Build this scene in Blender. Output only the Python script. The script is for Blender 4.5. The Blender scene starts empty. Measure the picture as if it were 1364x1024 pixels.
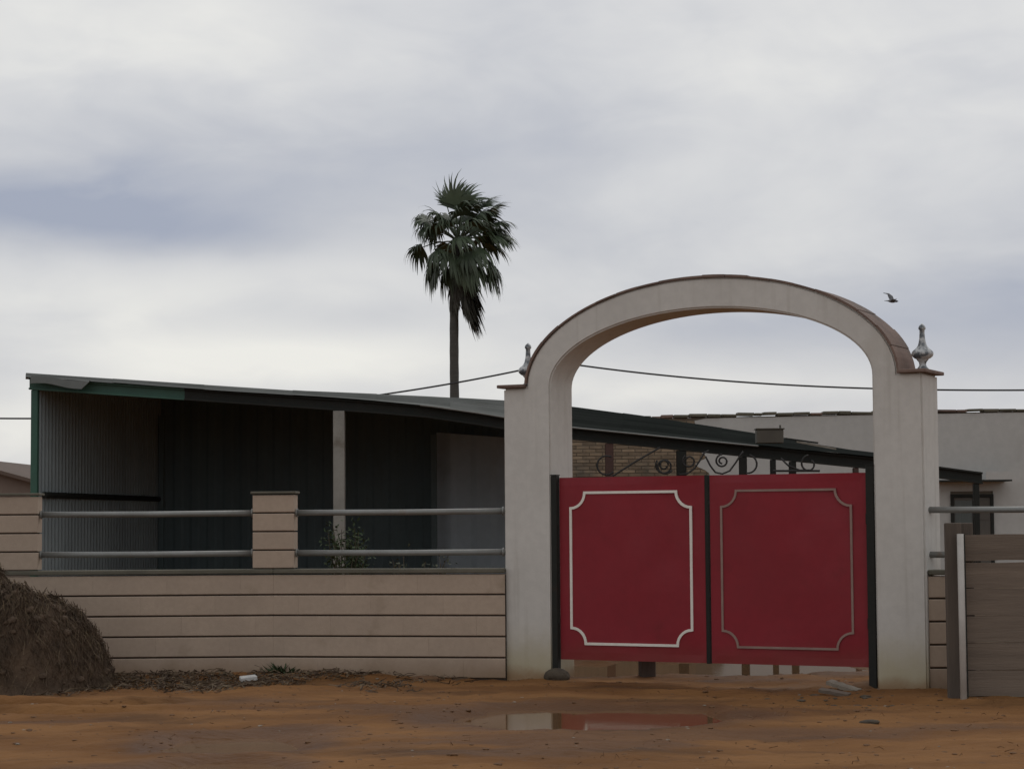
import bpy, bmesh, math, random
import numpy as np
from mathutils import Vector, Matrix
random.seed(7); rng = np.random.default_rng(7)
scene = bpy.context.scene
COL = scene.collection

# ------------------------------------------------------------------ camera
W0, H0, FPX, CAMH = 1364.0, 1024.0, 2800.0, 1.65
PITCH = math.atan(178 / FPX); ROLL = 0.0075
_F = Vector((0, math.cos(PITCH), math.sin(PITCH)))
_R0 = Vector((1, 0, 0)); _U0 = Vector((0, -math.sin(PITCH), math.cos(PITCH)))
_R = _R0 * math.cos(ROLL) - _U0 * math.sin(ROLL)
_U = _U0 * math.cos(ROLL) + _R0 * math.sin(ROLL)
_C = Vector((0, 0, CAMH))
cam_d = bpy.data.cameras.new('camera'); cam = bpy.data.objects.new('camera', cam_d); COL.objects.link(cam)
m3 = Matrix((_R, _U, -_F)).transposed()
cam.matrix_world = Matrix.Translation(_C) @ m3.to_4x4()
cam_d.sensor_fit = 'HORIZONTAL'; cam_d.angle = 2 * math.atan(W0 / 2 / FPX)
cam_d.clip_start = 0.1; cam_d.clip_end = 6000
scene.camera = cam
scene.render.resolution_x, scene.render.resolution_y = 1024, 768

def ray(px, py): return _F * FPX + _R * (px - W0 / 2) + _U * (H0 / 2 - py)
def P(px, py, Y):
    d = ray(px, py); return _C + d * (Y / d.y)
def G(px, py, z=0.0):
    d = ray(px, py); return _C + d * ((z - CAMH) / d.z)

# ------------------------------------------------------------------ world, sun, exposure
world = bpy.data.worlds.new('World'); scene.world = world; world.use_nodes = True
wn = world.node_tree.nodes; wl = world.node_tree.links; wn.clear()
SUN_EL, SUN_ROT = math.radians(48), math.radians(25)      # behind thin cloud, beyond the yard
def wnode(t, **kw):
    n = wn.new(t)
    for k, v in kw.items(): setattr(n, k, v)
    return n
def wmath(op, a, b=None, c=None):
    n = wnode('ShaderNodeMath', operation=op)
    for i, v in enumerate((a, b, c)):
        if v is None: continue
        if isinstance(v, (int, float)): n.inputs[i].default_value = v
        else: wl.new(v, n.inputs[i])
    return n.outputs[0]
tc = wnode('ShaderNodeTexCoord')
sx = wnode('ShaderNodeSeparateXYZ'); wl.new(tc.outputs['Generated'], sx.inputs[0])
az = wmath('MULTIPLY', wmath('ARCTAN2', sx.outputs[0], sx.outputs[1]), 57.2958)
el = wmath('MULTIPLY', wmath('ARCSINE', sx.outputs[2]), 57.2958)
# drifting stratocumulus: noise stretched along the horizon
mp = wnode('ShaderNodeMapping'); wl.new(tc.outputs['Generated'], mp.inputs[0])
mp.inputs['Scale'].default_value = (5.0, 5.0, 12.5); mp.inputs['Location'].default_value = (1.3, .4, 2.2)
n1 = wnode('ShaderNodeTexNoise'); wl.new(mp.outputs[0], n1.inputs['Vector'])
n1.inputs['Scale'].default_value = 1.0; n1.inputs['Detail'].default_value = 5; n1.inputs['Roughness'].default_value = .55
n1.inputs['Distortion'].default_value = .35
mp2 = wnode('ShaderNodeMapping'); wl.new(tc.outputs['Generated'], mp2.inputs[0])
mp2.inputs['Scale'].default_value = (16.0, 16.0, 40.0); mp2.inputs['Rotation'].default_value = (0, math.radians(6), 0)
n2 = wnode('ShaderNodeTexNoise'); wl.new(mp2.outputs[0], n2.inputs['Vector'])
n2.inputs['Scale'].default_value = 1.0; n2.inputs['Detail'].default_value = 4; n2.inputs['Distortion'].default_value = .5
bright = wmath('ADD', wmath('MULTIPLY', wmath('SUBTRACT', n1.outputs[0], .5), 0.72), 0.60)
bright = wmath('ADD', bright, wmath('MULTIPLY', wmath('SUBTRACT', n2.outputs[0], .5), 0.26))
def blob(px, py, rx, ry, amp):
    global bright
    a0 = math.degrees((px - 682) / FPX); e0 = math.degrees((690 - py) / FPX)
    ra = math.degrees(rx / FPX); re = math.degrees(ry / FPX)
    da = wmath('DIVIDE', wmath('ADD', wmath('SUBTRACT', az, a0), wmath('MULTIPLY', wmath('SUBTRACT', n1.outputs[0], .5), ra * 1.0)), ra)
    de = wmath('DIVIDE', wmath('ADD', wmath('SUBTRACT', el, e0), wmath('MULTIPLY', wmath('SUBTRACT', n2.outputs[0], .5), re * 1.2)), re)
    d2 = wmath('ADD', wmath('MULTIPLY', da, da), wmath('MULTIPLY', de, de))
    gsn = wmath('EXPONENT', wmath('MULTIPLY', d2, -1.0))
    bright = wmath('MULTIPLY_ADD', gsn, amp, bright)
blob(70, 280, 230, 48, -.52); blob(270, 318, 150, 30, -.30)
blob(160, 30, 330, 70, .24); blob(1330, 40, 260, 90, .16)
blob(130, 400, 300, 60, .22); blob(40, 570, 160, 70, .34)
blob(400, 480, 300, 34, .30)
blob(1290, 425, 240, 62, -.30); blob(960, 440, 200, 36, -.20); blob(300, 235, 380, 70, -.16)
blob(850, 190, 420, 90, -.14); blob(860, 520, 260, 22, .20); blob(470, 420, 160, 26, -.16)
ramp = wnode('ShaderNodeValToRGB'); wl.new(bright, ramp.inputs[0])
cr = ramp.color_ramp
cr.elements[0].position = .05; cr.elements[0].color = (.355, .39, .485, 1)
cr.elements[1].position = .95; cr.elements[1].color = (.85, .84, .80, 1)
e = cr.elements.new(.42); e.color = (.525, .54, .585, 1)
e = cr.elements.new(.66); e.color = (.672, .675, .685, 1)
sky = wnode('ShaderNodeTexSky', sky_type='NISHITA', sun_disc=False)
sky.sun_elevation = SUN_EL; sky.sun_rotation = SUN_ROT; sky.dust_density = 2.0
sc = wnode('ShaderNodeVectorMath', operation='SCALE'); wl.new(ramp.outputs[0], sc.inputs[0]); sc.inputs['Scale'].default_value = 10.0
mx = wnode('ShaderNodeMix', data_type='RGBA'); mx.inputs[0].default_value = .06
wl.new(sc.outputs[0], mx.inputs[6]); wl.new(sky.outputs[0], mx.inputs[7])
bg = wnode('ShaderNodeBackground'); bg.inputs[1].default_value = 0.1; wl.new(mx.outputs[2], bg.inputs[0])
wo = wnode('ShaderNodeOutputWorld'); wl.new(bg.outputs[0], wo.inputs[0])

sun_d = bpy.data.lights.new('sun', 'SUN'); sun_d.energy = .5; sun_d.angle = math.radians(30); sun_d.color = (1, .96, .9)
sun = bpy.data.objects.new('sun', sun_d); COL.objects.link(sun)
sd = Vector((math.sin(SUN_ROT) * math.cos(SUN_EL), math.cos(SUN_ROT) * math.cos(SUN_EL), math.sin(SUN_EL)))
sun.rotation_euler = sd.to_track_quat('Z', 'Y').to_euler(); sun.location = (0, 0, 30)
vs = scene.view_settings
vs.view_transform = 'Standard'; vs.look = 'None'; vs.exposure = 0.0; vs.gamma = 1.0; vs.use_curve_mapping = False

# ------------------------------------------------------------------ materials
MATS = {}
def mat(name, base, alt=None, rough=.8, scale=4.0, detail=6, contrast=.5, bump=.2, bscale=60, bdist=.01, metallic=0, spec=.5,
        rand=0.0, obj=False, stretch=(1, 1, 1), third=None, tscale=1.2, tlo=.55, thi=.75, layer=None, rvar=0.0, streak=None):
    m = bpy.data.materials.new(name); m.use_nodes = True; MATS[name] = m
    N = m.node_tree.nodes; L = m.node_tree.links
    b = N['Principled BSDF']; b.inputs['Roughness'].default_value = rough; b.inputs['Metallic'].default_value = metallic
    b.inputs['Specular IOR Level'].default_value = spec
    if obj: vec = N.new('ShaderNodeTexCoord').outputs['Object']
    else: vec = N.new('ShaderNodeNewGeometry').outputs['Position']
    mpn = N.new('ShaderNodeMapping'); mpn.inputs['Scale'].default_value = stretch; L.new(vec, mpn.inputs[0]); v = mpn.outputs[0]
    def noise(s, d=6, r=.55):
        n = N.new('ShaderNodeTexNoise'); n.inputs['Scale'].default_value = s; n.inputs['Detail'].default_value = d
        n.inputs['Roughness'].default_value = r; L.new(v, n.inputs['Vector']); return n.outputs[0]
    def mix(f, a, c):
        x = N.new('ShaderNodeMix'); x.data_type = 'RGBA'
        for i, q in ((0, f), (6, a), (7, c)):
            if isinstance(q, (int, float)): x.inputs[i].default_value = q
            elif isinstance(q, tuple): x.inputs[i].default_value = (*q[:3], 1)
            else: L.new(q, x.inputs[i])
        return x.outputs[2]
    def mrange(x, a0, a1, b0=0., b1=1.):
        r = N.new('ShaderNodeMapRange'); r.interpolation_type = 'SMOOTHSTEP'
        L.new(x, r.inputs[0])
        for i, q in enumerate((a0, a1, b0, b1)): r.inputs[i + 1].default_value = q
        return r.outputs[0]
    alt = alt or tuple(c * .8 for c in base)
    col = mix(mrange(noise(scale, detail), .5 - contrast / 2, .5 + contrast / 2), base, alt)
    col = mix(mrange(noise(scale * 9, 4), .3, .7, 0, .25), col, tuple(c * .7 for c in base))
    if third: col = mix(mrange(noise(tscale, 7, .6), tlo, thi), col, third)
    if streak:                                  # rain streaks running down the face
        mp3 = N.new('ShaderNodeMapping'); mp3.inputs['Scale'].default_value = (7, 7, .35); L.new(vec, mp3.inputs[0])
        n3 = N.new('ShaderNodeTexNoise'); n3.inputs['Scale'].default_value = 1.6; n3.inputs['Detail'].default_value = 5; L.new(mp3.outputs[0], n3.inputs['Vector'])
        col = mix(mrange(n3.outputs[0], .54, .76, 0, .38), col, streak)
    if layer:                                   # stain band in z: (colour, z0, z1, strength, wobble)
        for (lc, z0, z1, st, wob) in layer:
            sp = N.new('ShaderNodeSeparateXYZ'); g = N.new('ShaderNodeNewGeometry'); L.new(g.outputs['Position'], sp.inputs[0])
            ad = N.new('ShaderNodeMath'); ad.operation = 'MULTIPLY_ADD'; L.new(noise(3.0, 6, .65), ad.inputs[0]); ad.inputs[1].default_value = wob; L.new(sp.outputs[2], ad.inputs[2])
            col = mix(mrange(ad.outputs[0], z0 + wob / 2, z1 + wob / 2, st, 0.), col, lc)
    if rand:
        oi = N.new('ShaderNodeObjectInfo'); r = N.new('ShaderNodeMapRange'); L.new(oi.outputs['Random'], r.inputs[0])
        r.inputs[3].default_value = 1 - rand; r.inputs[4].default_value = 1 + rand
        vm = N.new('ShaderNodeVectorMath'); vm.operation = 'SCALE'; L.new(col, vm.inputs[0]); L.new(r.outputs[0], vm.inputs['Scale']); col = vm.outputs[0]
    L.new(col, b.inputs['Base Color'])
    if rvar:
        L.new(mrange(noise(scale * 1.7, 5), .35, .65, max(rough - rvar, .05), min(rough + rvar, 1.)), b.inputs['Roughness'])
    if bump:
        bn = N.new('ShaderNodeBump'); bn.inputs['Strength'].default_value = bump; bn.inputs['Distance'].default_value = bdist
        L.new(noise(bscale, 6, .6), bn.inputs['Height']); L.new(bn.outputs[0], b.inputs['Normal'])
    return m

M_ground = mat('red_dirt', (.246, .121, .046), (.168, .078, .029), rough=.9, scale=.8, contrast=.30, stretch=(.6, 1.5, 1), bump=.6, bscale=9, bdist=.05,
               third=(.120, .060, .026), tscale=.7, tlo=.52, thi=.70, rvar=.08, spec=.12)
M_water = mat('muddy_water', (.175, .092, .04), rough=.06, bump=.05, bscale=5, bdist=.01, spec=.5)
M_water.node_tree.nodes['Principled BSDF'].inputs['IOR'].default_value = 1.33
M_plaster = mat('aged_white_plaster', (.625, .602, .556), (.572, .548, .503), rough=.9, scale=1.3, contrast=.5, bump=.25, bscale=35, bdist=.006,
                third=(.49, .455, .395), tscale=.8, tlo=.55, thi=.8, layer=[((.40, .345, .205), .10, .66, .75, .38), ((.26, .155, .075), .0, .16, .85, .20)], streak=(.40, .37, .32))
M_block = mat('beige_block', (.455, .355, .27), (.405, .316, .242), rough=.9, scale=2.2, contrast=.5, bump=.3, bscale=55, bdist=.006, rand=.022,
              third=(.325, .25, .18), tscale=1.6, tlo=.56, thi=.74, layer=[((.20, .125, .065), -.02, .26, .6, .22)])
M_mortar = mat('dark_mortar', (.065, .048, .036), rough=.95, bump=.3)
M_cope = mat('weathered_coping', (.155, .14, .105), (.10, .095, .07), rough=.92, scale=3, bump=.4, bscale=40)
M_galv = mat('galvanised_pipe', (.27, .275, .26), (.20, .20, .185), rough=.5, metallic=.35, scale=3, bump=.1, third=(.19, .12, .075), tscale=1.4, tlo=.62, thi=.74)
M_red = mat('red_gate_paint', (.262, .0145, .025), (.225, .013, .021), rough=.5, spec=.35, scale=1.2, contrast=.5, bump=.12, bscale=6, bdist=.012, third=(.20, .013, .019), tscale=2.2, tlo=.58, thi=.75, layer=[((.15, .05, .03), .18, .46, .35, .22)], rvar=.08)
M_trimw = mat('cream_trim_paint', (.84, .80, .72), (.76, .72, .64), rough=.6, bump=.1)
M_trimg = mat('worn_trim_paint', (.31, .205, .17), (.25, .155, .13), rough=.7, scale=9, bump=.15)
M_steel = mat('blackened_green_steel', (.016, .018, .015), (.023, .022, .018), spec=.25, rough=.65, scale=5, bump=.2, third=(.03, .019, .013), tscale=4, tlo=.64, thi=.75)
M_tile = mat('terracotta_tile', (.200, .135, .107), (.15, .10, .08), rough=.85, scale=5, rand=.18, bump=.3, bscale=50, third=(.12, .09, .075), tscale=2.5, tlo=.5, thi=.7)
M_glaze = mat('grey_glazed_ceramic', (.54, .55, .54), (.07, .085, .10), rough=.22, scale=14, contrast=.16, bump=.08, obj=True)
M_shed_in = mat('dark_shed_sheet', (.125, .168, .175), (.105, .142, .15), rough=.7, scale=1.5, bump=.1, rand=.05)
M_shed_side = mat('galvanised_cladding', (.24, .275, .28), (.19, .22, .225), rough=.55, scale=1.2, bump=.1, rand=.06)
M_panel = mat('bluish_cladding', (.44, .51, .56), (.36, .42, .46), rough=.5, scale=1.2, bump=.1, rand=.08, third=(.22, .24, .25), tscale=.8)
M_green = mat('green_steel_paint', (.034, .108, .074), (.027, .082, .057), rough=.55, scale=3, bump=.15)
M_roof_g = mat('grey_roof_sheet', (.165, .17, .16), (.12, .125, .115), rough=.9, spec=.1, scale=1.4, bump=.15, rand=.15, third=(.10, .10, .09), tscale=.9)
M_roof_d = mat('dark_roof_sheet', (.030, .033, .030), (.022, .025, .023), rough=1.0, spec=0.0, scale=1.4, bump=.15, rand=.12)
M_rust = mat('rusty_steel', (.085, .040, .030), (.055, .030, .024), rough=.75, scale=6, bump=.25)
M_conc = mat('grey_concrete', (.30, .285, .25), (.22, .21, .185), rough=.92, scale=4, bump=.35, bscale=40, third=(.17, .15, .12), tscale=3, layer=[((.14, .09, .055), .0, .25, .6, .2)])
M_brick = mat('ochre_brick', (.275, .205, .135), (.20, .145, .095), rough=.92, scale=6, rand=.28, bump=.3, third=(.13, .11, .085), tscale=1.1, tlo=.5, thi=.72)
M_brickmortar = mat('brick_mortar', (.165, .135, .10), rough=.95, bump=.3)
M_plaster_far = mat('grey_white_render', (.50, .49, .46), (.455, .447, .42), rough=.92, scale=.8, contrast=.6, bump=.2, third=(.37, .36, .335), tscale=.5, tlo=.55, thi=.8)
M_wood = mat('weathered_board', (.198, .153, .116), (.14, .108, .083), rough=.9, scale=2.2, stretch=(.35, 1, 5), bump=.5, bscale=14, bdist=.01, rand=.14, third=(.17, .15, .118), tscale=1.4)
M_woodpost = mat('weathered_post', (.115, .09, .07), (.075, .06, .048), rough=.9, scale=3, stretch=(4, 4, .4), bump=.5, bscale=14, bdist=.01)
M_pole = mat('pale_pipe', (.50, .47, .43), (.40, .37, .33), rough=.5, scale=4, bump=.1)
M_heap = mat('rotted_straw', (.115, .074, .045), (.068, .045, .028), rough=.95, scale=5, bump=.8, bscale=30, bdist=.03, third=(.05, .036, .024), tscale=1.8)
M_straw = mat('straw', (.165, .118, .068), (.085, .058, .034), rough=.85, scale=7, contrast=.3, bump=0)
M_trunk = mat('palm_bark', (.085, .083, .073), (.056, .056, .05), rough=.95, scale=2, stretch=(1, 1, 5), bump=.5, bscale=8, bdist=.04)
M_frond = mat('palm_leaf', (.056, .082, .040), (.040, .06, .031), rough=.55, scale=1.5, bump=0, rand=.25)
M_dead = mat('dead_palm_leaf', (.058, .055, .042), (.044, .044, .034), rough=.8, scale=1.5, bump=0, rand=.25)
M_leaf = mat('shrub_leaf', (.040, .066, .028), (.062, .075, .036), spec=.15, rough=.7, scale=8, bump=0)
M_leafdry = mat('dry_shrub_leaf', (.095, .10, .066), (.07, .075, .05), spec=.15, rough=.8, scale=8, bump=0)
M_stem = mat('shrub_stem', (.09, .075, .05), rough=.9, bump=0)
M_rock = mat('dirty_rock', (.105, .085, .062), (.065, .054, .042), spec=.2, rough=.95, scale=9, bump=.5, bscale=40)
M_clod = mat('dirt_clod', (.165, .083, .034), (.115, .058, .027), rough=.95, scale=9, bump=.4)
M_pale = mat('pale_rubble', (.30, .26, .21), (.2, .17, .13), rough=.9, scale=9, bump=.4)
M_litter = mat('white_litter', (.62, .61, .58), rough=.7, scale=10, bump=.1)
M_cable = mat('cable_rubber', (.02, .02, .022), rough=.6, bump=0)
M_iron = mat('wrought_iron', (.022, .020, .018), rough=.6, bump=.1)
M_bird = mat('grey_plumage', (.19, .19, .195), (.06, .06, .065), rough=.8, scale=12, bump=0, obj=True)
M_house = mat('brown_render', (.215, .165, .135), (.18, .14, .115), rough=.9, scale=.7, bump=.2)
M_rooftile = mat('far_roof_tile', (.15, .105, .08), (.11, .08, .062), rough=.9, scale=1.5, rand=.15, bump=.3)
M_doorg = mat('door_green_glass', (.085, .10, .092), (.06, .068, .064), rough=.35, scale=4, stretch=(6, 6, .3), bump=.05)
M_doorb = mat('door_brown_panel', (.10, .088, .072), (.078, .068, .056), rough=.6, scale=2, bump=.1)
M_box = mat('brown_metal_box', (.085, .075, .055), (.065, .056, .042), rough=.6, scale=5, bump=.15)

# ------------------------------------------------------------------ mesh helpers
class MB:
    def __init__(s): s.v = []; s.f = []
    def add(s, vs, fs):
        o = len(s.v); s.v += [tuple(q) for q in vs]; s.f += [tuple(o + i for i in q) for q in fs]; return s
    def box(s, a, b):
        x0, y0, z0 = a; x1, y1, z1 = b
        return s.add([(x0, y0, z0), (x1, y0, z0), (x1, y1, z0), (x0, y1, z0), (x0, y0, z1), (x1, y0, z1), (x1, y1, z1), (x0, y1, z1)],
                     [(0, 3, 2, 1), (4, 5, 6, 7), (0, 1, 5, 4), (1, 2, 6, 5), (2, 3, 7, 6), (3, 0, 4, 7)])
    def tube(s, pts, r, n=8, cap=True):
        pts = [Vector(q) for q in pts]; k = len(pts); rr = r if isinstance(r, (list, tuple)) else [r] * k
        vs = []; up = Vector((0, 0, 1))
        for i, q in enumerate(pts):
            t = (pts[min(i + 1, k - 1)] - pts[max(i - 1, 0)]).normalized()
            ref = up if abs(t.dot(up)) < .95 else Vector((0, 1, 0))
            a = t.cross(ref).normalized(); b = t.cross(a)
            for j in range(n):
                w = 2 * math.pi * j / n; vs.append(q + (a * math.cos(w) + b * math.sin(w)) * rr[i])
        fs = [(i * n + j, i * n + (j + 1) % n, (i + 1) * n + (j + 1) % n, (i + 1) * n + j) for i in range(k - 1) for j in range(n)]
        if cap: fs += [tuple(range(n))[::-1], tuple((k - 1) * n + j for j in range(n))]
        return s.add(vs, fs)
    def lathe(s, prof, n=20):
        k = len(prof); vs = [(r * math.cos(2 * math.pi * j / n), r * math.sin(2 * math.pi * j / n), z) for r, z in prof for j in range(n)]
        fs = [(i * n + j, i * n + (j + 1) % n, (i + 1) * n + (j + 1) % n, (i + 1) * n + j) for i in range(k - 1) for j in range(n)]
        fs += [tuple(range(n))[::-1], tuple((k - 1) * n + j for j in range(n))]
        return s.add(vs, fs)
    def mesh(s, name, m, smooth=False, bevel=0.0):
        me = bpy.data.meshes.new(name); me.from_pydata(s.v, [], s.f); me.materials.append(m)
        if bevel or True:
            bm = bmesh.new(); bm.from_mesh(me)
            if bevel:
                bmesh.ops.bevel(bm, geom=[e for e in bm.edges if len(e.link_faces) == 2 and e.calc_face_angle(0) > .6], offset=bevel, segments=1, affect='EDGES', clamp_overlap=True)
            bmesh.ops.recalc_face_normals(bm, faces=bm.faces); bm.to_mesh(me); bm.free()
        if smooth: me.polygons.foreach_set('use_smooth', [True] * len(me.polygons))
        return me
    def build(s, name, m, parent=None, loc=None, rz=0.0, smooth=False, bevel=0.0):
        return link(name, s.mesh(name, m, smooth, bevel), parent, loc, rz)
def link(name, me, parent=None, loc=None, rz=0.0):
    o = bpy.data.objects.new(name, me); COL.objects.link(o)
    if parent: o.parent = parent
    if loc is not None: o.location = loc
    o.rotation_euler = (0, 0, rz); return o
def tag(o, label, cat, group=None):
    o['label'] = label; o['category'] = cat
    if group: o['group'] = group
    return o
def thing(name, label, cat, loc=(0, 0, 0), rz=0.0, group=None):
    o = bpy.data.objects.new(name, None); COL.objects.link(o); o.location = loc; o.rotation_euler = (0, 0, rz); o.empty_display_size = .1
    return tag(o, label, cat, group)
def kind(o, k): o['kind'] = k; return o
def smooth_by_angle(me, ang=.6):
    me.polygons.foreach_set('use_smooth', [True] * len(me.polygons))
    bm = bmesh.new(); bm.from_mesh(me)
    for e in bm.edges: e.smooth = not (len(e.link_faces) == 2 and e.calc_face_angle(0) > ang)
    bm.to_mesh(me); bm.free()

# numpy value noise
_T = rng.random((256, 256))
def vnoise(x, y):
    xi = np.floor(x).astype(int); yi = np.floor(y).astype(int); fx = x - xi; fy = y - yi
    fx = fx * fx * (3 - 2 * fx); fy = fy * fy * (3 - 2 * fy)
    a = _T[xi % 256, yi % 256]; b = _T[(xi + 1) % 256, yi % 256]; c = _T[xi % 256, (yi + 1) % 256]; d = _T[(xi + 1) % 256, (yi + 1) % 256]
    return (a * (1 - fx) + b * fx) * (1 - fy) + (c * (1 - fx) + d * fx) * fy - .5
def fbm(x, y, s, o=4):
    r = 0; a = 1.0
    for i in range(o): r = r + a * vnoise(x * s + 17.3 * i, y * s - 9.1 * i); s *= 2.03; a *= .5
    return r

# ------------------------------------------------------------------ ground
WATER = -.045
PUD = [(.66, 17.62, 1.06, 1.08, .16), (-2.15, 16.0, .66, .72, .13), (-2.0, 14.15, .50, .60, .13), (2.1, 23.6, 2.2, 1.55, .15)]
def ground_z(x, y):
    x = np.asarray(x, float); y = np.asarray(y, float)
    near = np.exp(-((np.hypot(x, y - 18) / 30) ** 2))
    z = (fbm(x, y, .45, 3) * .045 + fbm(x, y, 2.1, 4) * .028 + fbm(x, y * 1.6, 8, 3) * .016 + np.abs(fbm(x * .8, y * 1.4, 4.3, 3)) * .022) * near
    # raised lip of soil and litter along the wall foot
    z = z + .05 * np.exp(-((y - 22.0) / .45) ** 2) * (x < -.3) * np.clip((-x - .3) / 1.5, 0, 1)
    # tyre ruts across the track
    for (x0, y0, sl, x1, dp) in ((-5.4, 19.3, .02, -3.0, .10), (-5.2, 18.55, -.03, -3.2, .08), (2.5, 19.0, -.25, 4.2, .04), (0.2, 20.3, -.35, 3.0, .03)):
        dy = y - (y0 + sl * (x - x0) + .12 * np.sin(x * 2.1)); m = 1 / (1 + np.exp(-(x - x0) * 4)) / (1 + np.exp((x - x1) * 4))
        z = z + m * (-dp * np.exp(-(dy / .10) ** 2) + dp * .6 * np.exp(-((dy - .2) / .1) ** 2))
    for (cx, cy, rx, ry, dp) in PUD:
        d = np.hypot((x - cx) / rx, (y - cy) / ry) + fbm(x, y, 1.3, 3) * .55
        z = z * (1 - .7 * np.exp(-np.clip(d, 0, 9) ** 2)) - dp * np.exp(-(np.clip(d, 0, 9) / .9) ** 4) + .012 * np.exp(-((d - 1.25) / .3) ** 2)
    return z
def axis(lo, hi, st, far):
    c = list(np.arange(lo, hi + 1e-6, st)); g = st; a = [c[0]]
    while a[-1] > -far: g *= 1.35; a.append(a[-1] - g)
    b = [c[-1]]; g = st
    while b[-1] < far: g *= 1.35; b.append(b[-1] + g)
    return np.array(a[:0:-1] + c + b[1:])
gx = axis(-7.5, 8, .065, 2500); gy = axis(11.5, 25.5, .06, 2500)
XX, YY = np.meshgrid(gx, gy); ZZ = ground_z(XX, YY)
nx, ny = len(gx), len(gy)
ii = (np.arange(ny - 1)[:, None] * nx + np.arange(nx - 1)[None]).ravel()
me = bpy.data.meshes.new('ground'); me.from_pydata(np.stack([XX.ravel(), YY.ravel(), ZZ.ravel()], 1).tolist(), [], np.stack([ii, ii + 1, ii + nx + 1, ii + nx], 1).tolist())
me.materials.append(M_ground); me.polygons.foreach_set('use_smooth', [True] * len(me.polygons))
# soaked soil round the puddles and along the wheel tracks
wet = np.zeros_like(XX)
for (cx, cy, rx, ry, dp) in PUD:
    d = np.hypot((XX - cx) / rx, (YY - cy) / ry) + fbm(XX, YY, 1.3, 3) * .55 + fbm(XX, YY, 6, 2) * .12
    wet = np.maximum(wet, np.clip((1.65 - d) / .5, 0, 1))
wet = np.maximum(wet, .75 * np.clip((fbm(XX * .5, YY * 1.3, .8, 4) - .12) / .22, 0, 1) * (np.abs(YY - 17.5) < 6))
at = me.attributes.new('wet', 'FLOAT', 'POINT'); at.data.foreach_set('value', wet.ravel().astype(np.float32))
gN = M_ground.node_tree.nodes; gL = M_ground.node_tree.links; gb = gN['Principled BSDF']
ga_ = gN.new('ShaderNodeAttribute'); ga_.attribute_name = 'wet'
gm = gN.new('ShaderNodeMix'); gm.data_type = 'RGBA'; gm.blend_type = 'MULTIPLY'; gL.new(ga_.outputs['Fac'], gm.inputs[0]); gL.new(gb.inputs['Base Color'].links[0].from_socket, gm.inputs[6]); gm.inputs[7].default_value = (.56, .52, .50, 1); gL.new(gm.outputs[2], gb.inputs['Base Color'])
gr_ = gN.new('ShaderNodeMapRange'); gL.new(ga_.outputs['Fac'], gr_.inputs[0]); gr_.inputs[3].default_value = .92; gr_.inputs[4].default_value = .55; gL.new(gr_.outputs[0], gb.inputs['Roughness'])
kind(link('ground', me), 'structure')
for (cx, cy, rx, ry, dp) in PUD:
    n = 48; mb = MB(); vs = [(0, 0, 0)] + [(1.35 * rx * math.cos(2 * math.pi * j / n), 1.35 * ry * math.sin(2 * math.pi * j / n), 0) for j in range(n)]
    mb.add(vs, [(0, 1 + j, 1 + (j + 1) % n) for j in range(n)])
    kind(mb.build('puddle', M_water, None, (cx, cy, WATER)), 'structure')
def gz(x, y): return float(ground_z(x, y))

# ------------------------------------------------------------------ gateway arch
A = G(700, 903.5); B = G(1200, 919); U2 = (B - A).normalized(); RZ = math.atan2(U2.y, U2.x); V2 = Vector((-U2.y, U2.x, 0))
TH = .54
def fac(s, d=0.0, z=0.0): return A + U2 * s + V2 * d + Vector((0, 0, z))
arch = thing('gateway_arch', 'tall white plastered gateway arch with terracotta tile edge around the red gates', 'arch', A, RZ)
pairs = []
for z in (-.25, 0, .5, 1.0, 1.5, 2.0, 2.5, 2.9): pairs.append(((-.232, z), (.31, z)))
pairs.append(((-.232, 3.0), (.31, 3.0)))
NA = 56
for i in range(NA + 1):
    t = math.pi * (1 - i / NA)
    pairs.append(((2.015 + 1.975 * math.cos(t), 3.0 + 1.03 * math.sin(t)), (2.025 + 1.715 * math.cos(t), 3.0 + .725 * math.sin(t))))
pairs.append(((4.232, 3.0), (3.74, 3.0)))
for z in (2.9, 2.5, 2.0, 1.5, 1.0, .5, 0, -.25): pairs.append(((4.232, z), (3.74, z)))
mb = MB(); vs = []; fs = []
for (o, i_) in pairs: vs += [(o[0], 0, o[1]), (i_[0], 0, i_[1]), (o[0], TH, o[1]), (i_[0], TH, i_[1])]
for k in range(len(pairs) - 1):
    a, b = 4 * k, 4 * k + 4
    fs += [(a, b, b + 1, a + 1), (a + 2, a + 3, b + 3, b + 2), (a, a + 2, b + 2, b), (a + 1, b + 1, b + 3, a + 3)]
mb.add(vs, fs)
me = mb.mesh('plaster_body', M_plaster)
bm = bmesh.new(); bm.from_mesh(me); bmesh.ops.remove_doubles(bm, verts=bm.verts, dist=1e-4); bmesh.ops.dissolve_degenerate(bm, edges=bm.edges, dist=1e-4)
bmesh.ops.recalc_face_normals(bm, faces=bm.faces)
bmesh.ops.bevel(bm, geom=[e for e in bm.edges if len(e.link_faces) == 2 and e.calc_face_angle(0) > 1.0], offset=.018, segments=2, affect='EDGES')
bm.to_mesh(me); bm.free(); smooth_by_angle(me, .35)
link('plaster_body', me, arch)
# pillar caps
for (s0, s1) in ((-.285, .03), (4.0, 4.285)):
    MB().box((s0, -.055, 3.002), (s1, TH + .055, 3.036)).build('pillar_cap', M_tile, arch, bevel=.006)
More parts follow.
